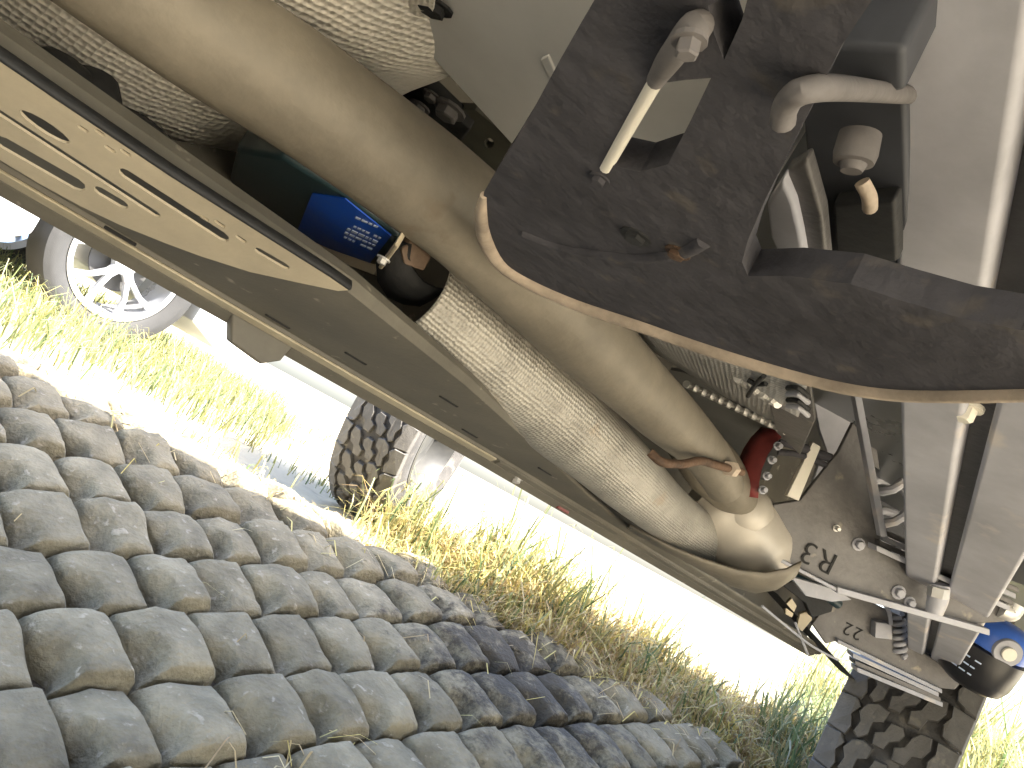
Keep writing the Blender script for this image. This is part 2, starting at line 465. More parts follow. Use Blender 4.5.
# ------------------------------------------------------------------ wheels
PATT = {
    'shoulder_in': [(.04, -1.0), (.96, -1.0), (.98, -.80), (.90, -.66), (.62, -.61), (.36, -.68), (.06, -.64)],
    'shoulder_out': [(.10, 1.0), (1.02, 1.0), (1.04, .66), (.78, .62), (.50, .70), (.22, .61), (.06, .72)],
    'left': [(.06, -.55), (.34, -.59), (.62, -.52), (.70, -.38), (1.00, -.33), (1.02, -.14), (.72, -.10), (.58, -.24), (.30, -.28), (.10, -.38)],
    'middle': [(.34, -.17), (.52, -.13), (.66, .00), (.90, .04), (.92, .22), (.62, .25), (.50, .12), (.22, .08), (.18, -.10)],
    'right': [(.00, .18), (.30, .20), (.42, .34), (.76, .34), (.96, .46), (.86, .56), (.56, .52), (.34, .60), (.06, .52), (-.06, .36)],
}
def wheel(parent, c, yaw, r, wd, rimr, style, tread=0, side=1, name='wheel'):
    """side = +1: the outer face looks along local +Y"""
    e = bpy.data.objects.new(name, None); COL.objects.link(e); e.empty_display_size = .1
    e.parent = parent; e.location = c; e.rotation_euler = (0, 0, yaw)
    L = []
    def add(nm, V, F, m, smooth=True, auto=38, bevel=0):
        o = mesh(nm, V, F, m, None, smooth=smooth, auto=auto, bevel=bevel); o.parent = e; o.location = (0, 0, 0); return o
    def ring(nm, prof, m, seg=48):
        V, F = [], []; n = len(prof)
        for rr, y in prof:
            for k in range(seg):
                a = 2 * math.pi * k / seg; V.append((rr * math.cos(a), y * side, rr * math.sin(a)))
        for i in range(n):
            j = (i + 1) % n
            for k in range(seg): F.append((i * seg + k, i * seg + (k + 1) % seg, j * seg + (k + 1) % seg, j * seg + k))
        return add(nm, V, F, m)
    h = wd / 2; td = .014 if tread else 0
    rt = r - td
    prof = [(rimr, -h * .72), (rimr + .01, -h * .86), (rimr + (rt - rimr) * .5, -h * 1.0), (rt - .035, -h * .97), (rt - .012, -h * .9), (rt - .002, -h * .6), (rt, 0),
            (rt - .002, h * .6), (rt - .012, h * .9), (rt - .035, h * .97), (rt - (rt - rimr) * .5, h * 1.0), (rimr + .01, h * .86), (rimr, h * .72), (rimr - .01, 0)]
    ring('tyre', prof, 'rubber_side' if not tread else 'rubber', 72)
    if tread:
        pl = 2 * math.pi / tread
        for nm, poly in PATT.items():
            V = []; n = len(poly)
            for lev, (dr, gr) in enumerate(((0, 1.04), (td * .8, 1.01), (td, .95), (-.006, 1.08))):
                cs = sum(p[0] for p in poly) / n; cy = sum(p[1] for p in poly) / n
                for s, y in poly:
                    s2 = cs + (s - cs) * gr; y2 = cy + (y - cy) * gr
                    y2 = max(-1.02, min(1.02, y2))
                    rr = rt + dr - .012 * y2 ** 4 - (.010 if abs(y2) > .97 else 0)
                    a = s2 * pl
                    V.append((rr * math.cos(a), y2 * h * .95 * side, rr * math.sin(a)))
            F = []
            for A, B in ((3, 0), (0, 1), (1, 2)):
                for k in range(n): F.append((A * n + k, A * n + (k + 1) % n, B * n + (k + 1) % n, B * n + k))
            F.append(tuple(2 * n + k for k in range(n)))
            o = mesh('tread_block', V, F, 'rubber_tread', None, smooth=False); o.parent = e; o.location = (0, 0, 0)
            for t in range(1, tread):
                q = o.copy(); COL.objects.link(q); q.parent = e; q.rotation_euler = (0, -t * pl, 0)
    if style == 'alloy':
        ring('rim', [(rimr + .004, h * .86), (rimr - .006, h * .90), (rimr - .022, h * .84), (rimr - .026, h * .5), (rimr - .04, -h * .7), (rimr + .002, -h * .8)], 'alloy', 64)
        for k in range(5):
            a = 2 * math.pi * k / 5 + .35
            for sg in (-1, 1):
                V = []; F = []
                for rr, da, hw, y, th in ((.04, .16 * sg, .018, h * .62, .03), (.09, .10 * sg, .013, h * .70, .028), (.17, .20 * sg, .011, h * .76, .026), (rimr - .012, .33 * sg, .017, h * .80, .03)):
                    an = a + da; c_ = Vector((math.cos(an), 0, math.sin(an))); tt = Vector((-math.sin(an), 0, math.cos(an)))
                    for s_, yy in ((-1, y), (1, y), (1.15, y - th), (-1.15, y - th)):
                        v = c_ * rr + tt * (hw * s_); V.append((v.x, yy * side, v.z))
                for i in range(3):
                    for q in range(4): F.append((i * 4 + q, i * 4 + (q + 1) % 4, (i + 1) * 4 + (q + 1) % 4, (i + 1) * 4 + q))
                F += [(0, 1, 2, 3), (12, 13, 14, 15)]
                add('spoke', V, F, 'alloy', bevel=.004)
        ring('hub', [(.001, h * .66), (.03, h * .68), (.055, h * .64), (.06, h * .3), (.001, h * .3)], 'alloy', 24)
        ring('brake_disc', [(.03, h * .1), (.15, h * .1), (.15, h * .0), (.03, h * .0)], 'rimdark', 32)
    else:
        ring('rim', [(rimr + .004, h * .86), (rimr - .008, h * .88), (rimr - .02, h * .7), (rimr - .03, h * .2), (rimr * .55, h * .1), (rimr * .4, h * .35), (.001, h * .38),
                     (.001, h * .3), (rimr * .5, h * .0), (rimr - .035, -h * .1), (rimr - .03, -h * .8), (rimr + .002, -h * .84)], {'dark': 'rimdark', 'chrome': 'housing'}.get(style, 'alloy'), 48)
    return e

def car_body(parent, profile, half, m, taper_from, taper, name='body', bevel=.02):
    """side profile (x, z) closed, extruded across; upper part leans in"""
    bm = bmesh.new()
    def yy(z): return half - max(0, z - taper_from) * taper
    A = [bm.verts.new((x, yy(z), z)) for x, z in profile]; B = [bm.verts.new((x, -yy(z), z)) for x, z in profile]
    bm.faces.new(A); bm.faces.new(B[::-1]); n = len(A)
    for i in range(n): bm.faces.new((A[i], B[i], B[(i + 1) % n], A[(i + 1) % n]))
    bmesh.ops.recalc_face_normals(bm, faces=bm.faces)
    ed = [e for e in bm.edges if len(e.link_faces) == 2 and e.calc_face_angle(0) > R(25)]
    bmesh.ops.bevel(bm, geom=ed, offset=bevel, segments=2, profile=.5, affect='EDGES', clamp_overlap=True)
    me = bpy.data.meshes.new(name); bm.to_mesh(me); bm.free(); me.materials.append(M[m])
    for p in me.polygons: p.use_smooth = True
    me.set_sharp_from_angle(angle=R(30))
    o = bpy.data.objects.new(name, me); COL.objects.link(o); o.parent = parent
    return o
def arch(cx, cz, r_, a0=180, a1=0, n=10): return [(cx + r_ * math.cos(R(a0 + (a1 - a0) * i / n)), cz + r_ * math.sin(R(a0 + (a1 - a0) * i / n))) for i in range(n + 1)]
def local_box(parent, name, lo, hi, m, bevel=.006):
    (x0, y0, z0), (x1, y1, z1) = lo, hi
    V = [(x0, y0, z0), (x1, y0, z0), (x1, y1, z0), (x0, y1, z0), (x0, y0, z1), (x1, y0, z1), (x1, y1, z1), (x0, y1, z1)]
    F = [(0, 1, 2, 3), (4, 5, 6, 7), (0, 1, 5, 4), (1, 2, 6, 5), (2, 3, 7, 6), (3, 0, 4, 7)]
    o = mesh(name, V, F, m, None, bevel=bevel); o.parent = parent; o.location = (0, 0, 0); return o
def local_panel(parent, name, pts, m, push):
    o = plate(name, [Vector(p) for p in pts], Vector(push), m); o.parent = parent; o.location = (0, 0, 0); return o

# ------------------------------------------------------------------ silver car parked across the way (its front wheel shows)
GT = .105
def at_origin(wx, wy, lx, ly, yaw):
    c, s = math.cos(yaw), math.sin(yaw); return (wx - (c * lx - s * ly), wy - (s * lx + c * ly))
yawA = R(10)
wA = at_d(106, 284, 3.75)
ox, oy = at_origin(wA.x, wA.y, 1.34, -.80, yawA)
carA = empty('silver_car', (ox, oy, GT), 'silver car with forked alloy wheels parked in the sunlit grass', 'car'); carA.rotation_euler = (0, 0, yawA)
rA = .39
profA = [(-2.1, .45), (-2.12, .75), (-2.0, 1.0), (-1.55, 1.38), (-.2, 1.46), (.45, 1.40), (1.2, .98), (1.95, .84), (2.14, .66), (2.12, .30), (1.98, .22)] + \
        arch(1.34, rA, .44, 0 - 12, 192) + [(.8, .20), (-.8, .20)] + arch(-1.34, rA, .44, -12, 192) + [(-1.95, .26)]
car_body(carA, profA, .90, 'carpaint', .75, .24)
for sx in (1, -1):
    for sy in (1, -1):
        wheel(carA, (1.34 * sx, .80 * sy, rA), 0, rA, .225, .275, 'alloy', 0, sy)
for sy in (1, -1):
    local_panel(carA, 'window', [(-1.45, sy * .815, 1.02), (-1.3, sy * .755, 1.30), (-.15, sy * .738, 1.36), (.4, sy * .75, 1.31), (.95, sy * .82, 1.02)], 'glass', (0, sy * .012, 0))
    local_box(carA, 'headlight', (2.02, sy * .5 - .2, .62), (2.15, sy * .5 + .2, .74), 'lamp')
    local_box(carA, 'door_handle', (-.1, sy * .9 - .02, .88), (.1, sy * .9 + .02, .91), 'carpaint')
local_panel(carA, 'windscreen', [(.47, -.62, 1.385), (.47, .62, 1.385), (1.14, .72, 1.03), (1.14, -.72, 1.03)], 'glass', (.01, 0, .014))

# ------------------------------------------------------------------ chunky wheel of another vehicle; the vehicle itself is left out
wB = at_d(404, 446, 2.62)
rB = .355
whl = empty('off_road_wheel', (wB.x, wB.y, gz(wB.x, wB.y)), 'chunky off-road wheel with a bright rim in the verge grass, its vehicle left out', 'tyre')
def lone_wheel():
    e = wheel(whl, (0, 0, rB - .012), 0, rB, .235, .20, 'chrome', 26, -1)
    for ch in list(e.children): ch.parent = whl; ch.location = (0, 0, rB - .012)
    bpy.data.objects.remove(e)
lone_wheel(); whl.rotation_euler = (R(2), 0, R(33))

# ------------------------------------------------------------------ the off-road vehicle overhead
VO = Vector((.3, -.3, -.15))
veh = empty('off_road_vehicle', VO, 'lifted off-road vehicle overhead, its underbody, exhaust and front wheel seen from below', 'off-roader')
UPV = Vector((0, 0, 1))
wc = at_d(916, 709, 1.9); wheel_c = Vector((wc.x - .02, wc.y, .30)); WR = .45
YC = -.30                                     # centre line of the vehicle
def voff(p): return Vector(p) - VO
steer = R(11)
fw = wheel(veh, voff(wheel_c), steer, WR, .238, .21, 'dark', 36, 1)
WY = wheel_c.y - YC
wheel(veh, voff((wheel_c.x, YC - WY, .30)), steer, WR, .28, .21, 'dark', 0, -1)
for s in (1, -1): wheel(veh, voff((wheel_c.x - 2.95, YC + WY * s, .30)), 0, WR, .28, .21, 'dark', 0, s)
# body shell (drawn about its own centre line)
prof = [(-1.9, .72), (-1.92, 1.2), (-1.8, 2.15), (1.15, 2.18), (1.5, 1.48), (2.75, 1.12), (2.95, 1.0), (2.95, .72)] + arch(wheel_c.x, .30, .58, 46, 134, 8) + arch(wheel_c.x - 2.95, .30, .58, 46, 134, 8)
b_ = car_body(veh, prof, .93, 'carpaint3', 1.15, .12, bevel=.015); b_.location = Vector((0, YC, 0)) - VO
for s in (1, -1):
    o = plate('window', [Vector(p) for p in [(-1.6, YC + s * .90, 1.3), (-1.55, YC + s * .825, 2.02), (1.0, YC + s * .825, 2.04), (1.3, YC + s * .90, 1.5)]], Vector((0, s * .012, 0)), 'glass', veh)
    o = bolt((2.95, YC + s * .6, 1.0), (1, 0, 0), .09, .05, 'lamp', veh, 'headlight')

# --- side skirt: long pressed panel under the sill
SK = [(.628, .74), (.626, .44), (.618, .424), (.606, .4125), (.597, .4205), (.5968, .432), (.5945, .432), (.594, .4225), (.586, .4275), (.5858, .44), (.583, .44), (.5825, .4305),
      (.56, .435), (.53, .441), (.50, .447), (.47, .453), (.448, .459), (.435, .464), (.431, .472), (.437, .478)]
def skirt_z(y):
    for (y0, z0), (y1, z1) in zip(SK[3:], SK[4:]):
        if y1 <= y <= y0 and y0 > y1: return z0 + (z1 - z0) * (y0 - y) / (y0 - y1)
    return .44
secs = []
for X in [-1.1, -.5, 0, .25, .4, .5, .6, .7, .8, .9, 1.0, 1.1, 1.2, 1.4, 1.55, 1.66, 1.72]:
    yi = .431 + .142 * min(1, max(0, (X - .30) / .55))       # the panel narrows towards the front wheel
    s_ = []
    for y, z in SK:
        if y < .5825:
            k = (.5825 - y) / (.5825 - .431); y2 = .5825 - k * max(.004, .5825 - yi); z = .4305 + (z - .4305) * max(.25, (.5825 - yi) / .1515)
        else: y2 = y
        s_.append(Vector((X, y2, z - .012 * max(0, X - .6))))
    secs.append(s_)
skirt = loft('side_skirt', secs, 'sill', veh)
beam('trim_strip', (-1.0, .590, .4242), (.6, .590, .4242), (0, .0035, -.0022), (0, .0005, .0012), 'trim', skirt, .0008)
beam('trim_strip', (.606, .590, .4242), (1.70, .590, .4110), (0, .0035, -.0022), (0, .0005, .0012), 'sill', skirt, .0008)  # far run takes the darker sill colour to paint in its shadow
for px, py in ((356, 358), (449, 401), (396, 401), (470, 433), (545, 471), (206, 290), (278, 321), (640, 548), (120, 236)):
    # find the skirt surface along the ray
    v = ray(px, py); d = .3
    while d < 3:
        p = CAM + v * d
        if p.z > skirt_z(p.y) - .012 * max(0, p.x - .6) or p.y > .6: break
        d += .001
    beam('drain_slot', p - Vector((.012, 0, 0)), p + Vector((.012, 0, 0)), (0, .0017, -.0005), (0, .0004, .0012), 'stamp', skirt, .001)  # solid bar; the dark inside the slot is put into its colour
bk = at_y(256, 342, .60)
plate('jacking_bracket', [bk + Vector(v) for v in ((-.035, -.004, .016), (.03, -.004, .016), (.026, -.004, -.004), (.012, -.004, -.014), (-.02, -.004, -.010))], Vector((0, .012, 0)), 'sill', skirt, (), .002)
q = at_y(563, 506, .604); beam('red_reflector', q - Vector((.012, 0, 0)), q + Vector((.012, 0, 0)), (0, .004, 0), (0, 0, .006), 'red', skirt, .001)
q = at_y(517, 478, .60); bolt(q, (0, -.4, -1), .005, .006, 'steel', skirt)

# --- perforated rail (pale steel with slots)
pA = Vector((0, .40, .457)); nA = Vector((0, .39, 1)).normalized()
def on_rail(x, y): return at_plane(x, y, pA, nA)
outl = [(-160, -45), (0, 60), (60, 101), (170, 175), (260, 232), (330, 276), (350, 290), (338, 291), (300, 283), (250, 272), (200, 256), (165, 243), (120, 225), (80, 206), (40, 184), (0, 160), (-160, 75)]
def ell(cx, cy, ax, ay, ang, n=14): 
    c, s = math.cos(R(ang)), math.sin(R(ang))
    return [(cx + ax * math.cos(t) * c - ay * math.sin(t) * s, cy + ax * math.cos(t) * s + ay * math.sin(t) * c) for t in [2 * math.pi * i / n for i in range(n)]]
def slot_px(x0, y0, x1, y1, w_, n=5):
    d = Vector((x1 - x0, y1 - y0)).normalized(); u = Vector((-d.y, d.x)) * w_; out = []
    for i in range(n): 
        a = math.pi / 2 + math.pi * i / (n - 1); out.append((x0 + d.x * w_ * 2 * math.cos(a) + u.x * math.sin(a), y0 + d.y * w_ * 2 * math.cos(a) + u.y * math.sin(a)))
    for i in range(n):
        a = -math.pi / 2 + math.pi * i / (n - 1); out.append((x1 + d.x * w_ * 2 * math.cos(a) + u.x * math.sin(a), y1 + d.y * w_ * 2 * math.cos(a) + u.y * math.sin(a)))
    return out
hl = [ell(45, 127, 30, 5.5, 33), slot_px(-60, 74, 156, 214, 2.6), slot_px(4, 143, 76, 184, 5.5), slot_px(126, 174, 222, 236, 4.2), slot_px(100, 191, 122, 204, 3.6),
      slot_px(80, 127, 86, 131, 1.6), slot_px(97, 131, 103, 135, 1.6), slot_px(107, 147, 113, 151, 1.6), slot_px(123, 151, 129, 155, 1.6),
      slot_px(202, 217, 207, 220, 1.5), slot_px(217, 222, 223, 226, 1.5), slot_px(238, 237, 244, 241, 1.6), slot_px(259, 251, 285, 266, 2.6), slot_px(-120, 10, -40, 62, 4)]
rail = plate('perforated_rail', [on_rail(*p) for p in outl], nA * .0014, 'rail', veh, [[on_rail(*p) for p in h] for h in hl])
fl = [on_rail(*p) for p in outl[:7]]
loft('shaded_rail_flange', [[p, p + Vector((0, .001, .002)), p + Vector((0, .004, .005))] for p in fl], 'black', rail, thick=.002)  # black colour paints in the shade of the gap above the rail

# --- embossed heat shields
secs = []
for i in range(16):
    X = -.35 + i * .04
    lift = .05 * max(0, (X - .06) / .16) ** 2
    s = []
    for k in range(17):
        t = k / 16; y = .60 - .34 * t; z = .487 + .125 * math.sin(t * math.pi * .55) + lift - .012 * math.exp(-((t - .45) / .12) ** 2)
        s.append(Vector((X, y, z)))
    secs.append(s)
loft('heat_shield', secs, 'emboss', veh, thick=.002)
secs = []
for i in range(9):
    t = i / 8; a = at_z(250 + 190 * t, -40 + 0 * t, .605); b = at_z(300 + 128 * t, 72 - 8 * t, .63)
    secs.append([a.lerp(b, k / 8) + Vector((0, 0, .02 * (k / 8) ** 2 + .004 * math.sin(k * 1.1 + i))) for k in range(9)])
loft('heat_shield', secs, 'emboss', veh, thick=.002)
q = at_z(316, 18, .598); bolt(q, (0, 0, -1), .007, .010, 'iron', veh)
q = at_y(88, 93, .53); lathe('rubber_mount', [(.004, -.012), (.016, -.008), (.019, .004), (.013, .02)], q, (.3, -.5, -1), 'black', veh, 16)
q = at_y(92, 96, .515); bolt(q, (0, -.5, -1), .004, .007, 'steel', veh)
tube('rubber_hose', [at_y(20, 66, .50), at_y(52, 66, .51), at_y(75, 84, .52), at_y(105, 112, .52), at_y(140, 128, .52), at_y(180, 160, .51)], [.006, .010, .011, .009, .008, .006], 'black', veh, 10)

# --- main exhaust pipe
tube('exhaust_pipe', [(-.35, .44, .515), (-.1, .428, .522), (.077, .42, .5275), (.16, .42, .5385), (.27, .42, .5480), (.34, .418, .5470), (.413, .418, .5425), (.57, .420, .5365), (.70, .425, .5335), (.78, .43, .520)],
     [.030, .030, .0305, .0325, .0350, .0360, .0345, .0295, .0245, .021], 'exhaust', veh, 28)
# --- shielded second pipe: ribbed half shell with a flange over a plain pipe
pts = [at_y(410, 287, .50), at_y(464, 332, .50), at_y(553, 407, .50), at_y(613, 463, .50), at_y(674, 518, .50), at_y(738, 563, .50)]
shell = tube('ribbed_heat_shield', pts, [.040, .044, .043, .038, .032, .024], 'emboss2', veh, 28, arc=(R(-150), R(95)), sub=8, thick=.0015)
tube('inner_pipe', [p + Vector((.0, .0, .004)) for p in pts[1:]], .022, 'rust', shell, 14)
P = smooth_path(pts, 8); secs = []
for i, p in enumerate(P):
    t = (P[min(i + 1, len(P) - 1)] - P[max(i - 1, 0)]).normalized(); s = t.cross(UPV).normalized(); u = s.cross(t)
    rr = (lerp_list([.040, .044, .043, .038, .032, .024], 8))[i]; a = R(-150)
    e0 = p + (s * math.cos(a) + u * math.sin(a)) * rr
    wv = .010 + .002 * math.sin(i * .9) + .002 * math.sin(i * 2.3) + .02 * max(0, 1 - i / 7)
    secs.append([e0, e0 + (s * -.9 + u * -.25) * wv * .5, e0 + (s * -.9 + u * .1) * wv + t * (-.03 * max(0, 1 - i / 5))])
loft('shield_flange', secs, 'emboss2', shell, thick=.0015)

# --- reservoir with the blue label, its frame and the cup bracket
ZT = .512
def tz(x, y, dz=0.): return at_z(x, y, ZT + dz)
tank = plate('reservoir', [tz(*p) for p in ((235, 150), (280, 158), (345, 197), (398, 239), (388, 264), (370, 268), (300, 240), (225, 195))], Vector((0, 0, .02)), 'tank', veh, (), .004)
lab = plate('label', [tz(x, y, -.001) for x, y in ((312, 194), (345, 199), (391, 236), (370, 263), (330, 249), (296, 234))], Vector((0, 0, .0009)), 'blue', tank)
o_, ux, uy = Vector((352, 214)), Vector((38, 17)), Vector((-16, 22))
for r_ in range(6):
    t = .12
    while t < .88:
        ln = rng.uniform(.05, .16)
        if r_ == 1 or rng.random() < .18: t += ln; continue
        a = o_ + ux * t + uy * (.05 + r_ * .17); b = o_ + ux * min(t + ln, .92) + uy * (.05 + r_ * .17); th = uy * (.055 if r_ not in (3,) else .08)
        plate('print_mark', [tz(p.x, p.y, -.0016) for p in (a, b, b + th, a + th)], Vector((0, 0, .0005)), 'print', lab)
        t += ln + .035
beam('tank_frame', tz(290, 238, -.004), tz(376, 270, -.004), (0, .0035, .001), (0, 0, .004), 'rail', tank, .001)
beam('tank_frame', tz(378, 270, -.004), tz(400, 240, -.004), (.003, .002, 0), (0, 0, .005), 'rail', tank, .001)
bolt(tz(384, 258, -.009), (0, 0, -1), .0035, .005, 'steel', tank)
cup = loft('cup_bracket', [[at_y(x, y, yy) for x, y, yy in row] for row in (
    ((388, 243, .50), (377, 262, .51), (378, 280, .515), (388, 296, .515), (404, 303, .51), (420, 305, .505)),
    ((398, 240, .49), (392, 258, .495), (395, 275, .50), (404, 288, .50), (418, 297, .495), (432, 299, .49)),
    ((412, 244, .485), (410, 258, .485), (414, 270, .49), (424, 282, .49), (436, 288, .485), (446, 290, .48)))], 'black', veh, thick=.003)
q = at_y(416, 256, .49)
plate('mounting_block', [at_y(x, y, .485) for x, y in ((401, 250), (411, 240), (432, 258), (424, 272), (404, 265))], Vector((0, .02, .012)), 'brown', cup, (), .002)

# --- floor panels above
plate('floor_panel', [at_z(x, y, .62) for x, y in ((395, -40), (412, 30), (430, 57), (509, 143), (560, 190), (700, 215), (770, 190), (850, 60), (860, -40))], Vector((0, 0, .02)), 'floor', veh, (), .003)
plate('floor_bracket', [at_z(x, y, .640) for x, y in ((445, 108), (475, 110), (520, 146), (498, 205), (455, 168))], Vector((0, 0, .006)), 'olive', veh, [[at_z(x, y, .640) for x, y in ell(489, 143, 5, 5, 0, 10)]])
plate('floor_bracket', [at_z(x, y, .632) for x, y in ((380, 75), (405, 68), (470, 130), (450, 158), (400, 110))], Vector((0, 0, .012)), 'black', veh, (), .002)
for px, py, r_ in ((420, 106, .006), (450, 108, .009), (432, 95, .005)): bolt(at_z(px, py, .630), (0, 0, -1), r_, r_, 'plate', veh)
bolt(at_z(434, 4, .619), (.2, .1, -1), .008, .006, 'black', veh, 'rubber_plug')
for nm, poly, z, m_ in (('floor_rib', ((540, 60), (548, 56), (580, 130), (574, 136)), .6185, 'floor'),):
    plate(nm, [at_z(x, y, z) for x, y in poly], Vector((0, 0, .003)), m_, veh, (), .001)

# --- dark crossmember with two arms
ZC = .525
def cz(x, y, d=0.): return at_z(x, y, ZC + d)
outer = [(665, -170), (595, 0), (560, 60), (526, 123), (500, 165), (484, 192), (481, 215), (486, 240), (500, 262), (530, 281), (580, 302), (640, 322), (700, 343), (760, 362), (830, 381), (890, 391), (960, 393), (1300, 382),
         (1300, 338), (1020, 330), (960, 318), (900, 300), (850, 284), (790, 276), (748, 276), (742, 262), (748, 240), (765, 200), (800, 130), (842, 45), (872, 0), (985, -170)]
win = [(607, 164), (632, 122), (656, 84), (685, 80), (711, 78), (690, 122), (668, 164), (640, 172)]
win2 = [(708, 6), (752, -18), (742, 20), (724, 60), (714, 34)]
cross = plate('crossmember', [cz(*p) for p in outer], Vector((0, 0, .013)), 'iron', veh, [[cz(*p) for p in h] for h in (win, win2)], .003)
def edge_tube(name, pxs, r_, m_, par, d=.0): return tube(name, [cz(x, y, d) for x, y in pxs], r_, m_, par, 10, sub=4)
edge_tube('rolled_edge', [(484, 195), (482, 216), (487, 240), (502, 263), (532, 282), (580, 303), (640, 323), (700, 344), (760, 363), (830, 382), (890, 392), (960, 394), (1080, 391)],
          [.002, .004, .0055, .0056, .0056, .0055, .0054, .0053, .0050, .0047, .0043, .0040, .0036], 'iron_edge', cross, .0005)
edge_tube('weld_bead', [(525, 232), (560, 245), (600, 252), (640, 256), (680, 252), (705, 240)], .0035, 'iron', cross, .001)
for px, py, r_, m_ in ((636, 236, .005, 'black'), (678, 252, .004, 'rust'), (600, 178, .003, 'iron')): bolt(cz(px, py), (0, 0, -1), r_, .003, m_, cross)
tube('lit_link_rod', [at_z(606, 167, .5265), at_z(628, 128, .5265), at_z(660, 72, .5265)], .0026, 'white', veh, 12)  # rod is white only to carry the bright light on it
tube('strap_clamp', [at_z(656, 80, .524), at_z(672, 56, .521), at_z(694, 30, .521), at_z(704, 22, .524)], [.0028, .0036, .0044, .003], 'hook', veh, 12)
bolt(at_z(690, 38, .516), (.2, -.2, -1), .003, .005, 'hook', veh)

# --- bits beside the spring
tube('hook_rod', [at_z(783, 122, .520), at_z(784, 111, .520), at_z(791, 98, .520), at_z(806, 90, .520), at_z(835, 88, .53), at_z(880, 92, .57), at_z(940, 98, .64)], .0034, 'hook', veh, 12)
plate('shackle_box', [at_z(x, y, .575) for x, y in ((800, 50), (850, 46), (905, 50), (905, 95), (798, 86))], Vector((0, 0, .03)), 'slate', veh, (), .003)
plate('hanger_plate', [at_z(x, y, .592) for x, y in ((800, 95), (905, 95), (910, 300), (820, 300), (808, 180))], Vector((0, 0, .006)), 'slate', veh, (), .002)
plate('hanger_plate', [at_z(x, y, .575) for x, y in ((786, 172), (806, 160), (822, 215), (830, 290), (795, 290), (772, 232), (768, 205))], Vector((0, 0, .008)), 'plate', veh, (), .002)
plate('pale_spacer', [at_z(x, y, .570) for x, y in ((766, 205), (782, 180), (793, 205), (800, 235), (806, 268), (789, 276), (770, 238))], Vector((0, 0, .008)), 'bar', veh, (), .002)
lathe('eye_bush', [(.0005, -.003), (.004, -.003), (.0052, 0), (.0075, .0004), (.0082, .004), (.0078, .012)], at_z(853, 164, .572), (-.25, .1, 1), 'hook', veh, 20)
tube('eye_pin', [at_z(862, 182, .570), at_z(869, 196, .568), at_z(870, 208, .568)], .0030, 'iron_edge', veh, 12)
plate('hanger_plate', [at_z(x, y, .585) for x, y in ((832, 205), (895, 200), (898, 262), (836, 268))], Vector((0, 0, .01)), 'black', veh, (), .002)

# --- the two long spring bars
def bar(name, n0, n1, f0, f1, zn, df, h):
    a0, a1 = at_z(*n0, zn), at_z(*n1, zn); b0, b1 = at_d(*f0, df), at_d(*f1, df)
    a0, a1 = a0 - (b0 - a0) * .55, a1 - (b1 - a1) * .55      # run on over the axle behind
    up = Vector((0, 0, h)); V = [a0, a1, a1 + up, a0 + up, b0, b1, b1 + up, b0 + up]
    F = [(0, 1, 2, 3), (7, 6, 5, 4), (0, 4, 5, 1), (1, 5, 6, 2), (2, 6, 7, 3), (3, 7, 4, 0)]
    return mesh(name, V, F, 'bar', veh, bevel=.004)
bar('spring_bar', (882, -90), (1048, -80), (907, 652), (922, 660), .602, 1.56, .045)
bar('spring_bar', (1068, 120), (1288, 120), (929, 662), (954, 676), .602, 1.56, .045)
beam('spring_spacer', at_z(1060, 60, .625), at_d(931, 660, 1.55) + Vector((0, 0, .015)), (.006, -.02, 0), (0, 0, .006), 'plate', veh, .001)
bolt(at_z(968, 404, .592), (0, 0, -1), .007, .012, 'white', veh)

# --- embossed sheet, fold and bright crimp behind the crossmember
def fs(x, y, z=.595): return at_z(x, y, z)
secs = []
for i in range(13):
    t = i / 12; x0 = 600 + 215 * t; y0 = 285 + 70 * t; x1 = 655 + 138 * t; y1 = 352 + 86 * t
    secs.append([fs(x0 + (x1 - x0) * k / 8, y0 + (y1 - y0) * k / 8, .600 - .012 * math.sin(k / 8 * 3.1)) for k in range(9)])
sheet = loft('embossed_sheet', secs, 'emboss3', veh, thick=.002)
crimp = [fs(686 + 100 * i / 24, 384 + 47 * i / 24, .5935 + .0018 * (i % 2)) for i in range(25)]
tube('crimped_edge', crimp, .0042, 'steel', sheet, 8, sub=2)
crimp = [fs(738 + 40 * i / 10, 378 + 26 * i / 10, .588 + .0018 * (i % 2)) for i in range(11)]
tube('crimped_edge', crimp, .0045, 'steel', sheet, 8, sub=2)
tube('clip', [fs(748, 396, .584), fs(756, 384, .584), fs(764, 376, .584)], .0022, 'black', sheet, 8)
tube('clip', [fs(748, 380, .585), fs(756, 384, .584), fs(766, 384, .585)], .0022, 'black', sheet, 8)
plate('inner_panel', [fs(x, y, .615) for x, y in ((670, 370), (792, 395), (786, 440), (765, 480), (690, 480))], Vector((0, 0, .004)), 'mid', veh)
plate('inner_panel', [fs(x, y, .590) for x, y in ((757, 352), (806, 362), (815, 420), (800, 455), (776, 432))], Vector((0, 0, .004)), 'plate', veh, (), .001)
for k in range(4): tube('rib', [fs(788, 388 + k * 6, .585), fs(798, 388 + k * 6.5, .583), fs(808, 396 + k * 6.5, .585)], .0024, 'bar' if k % 2 else 'black', veh, 8)

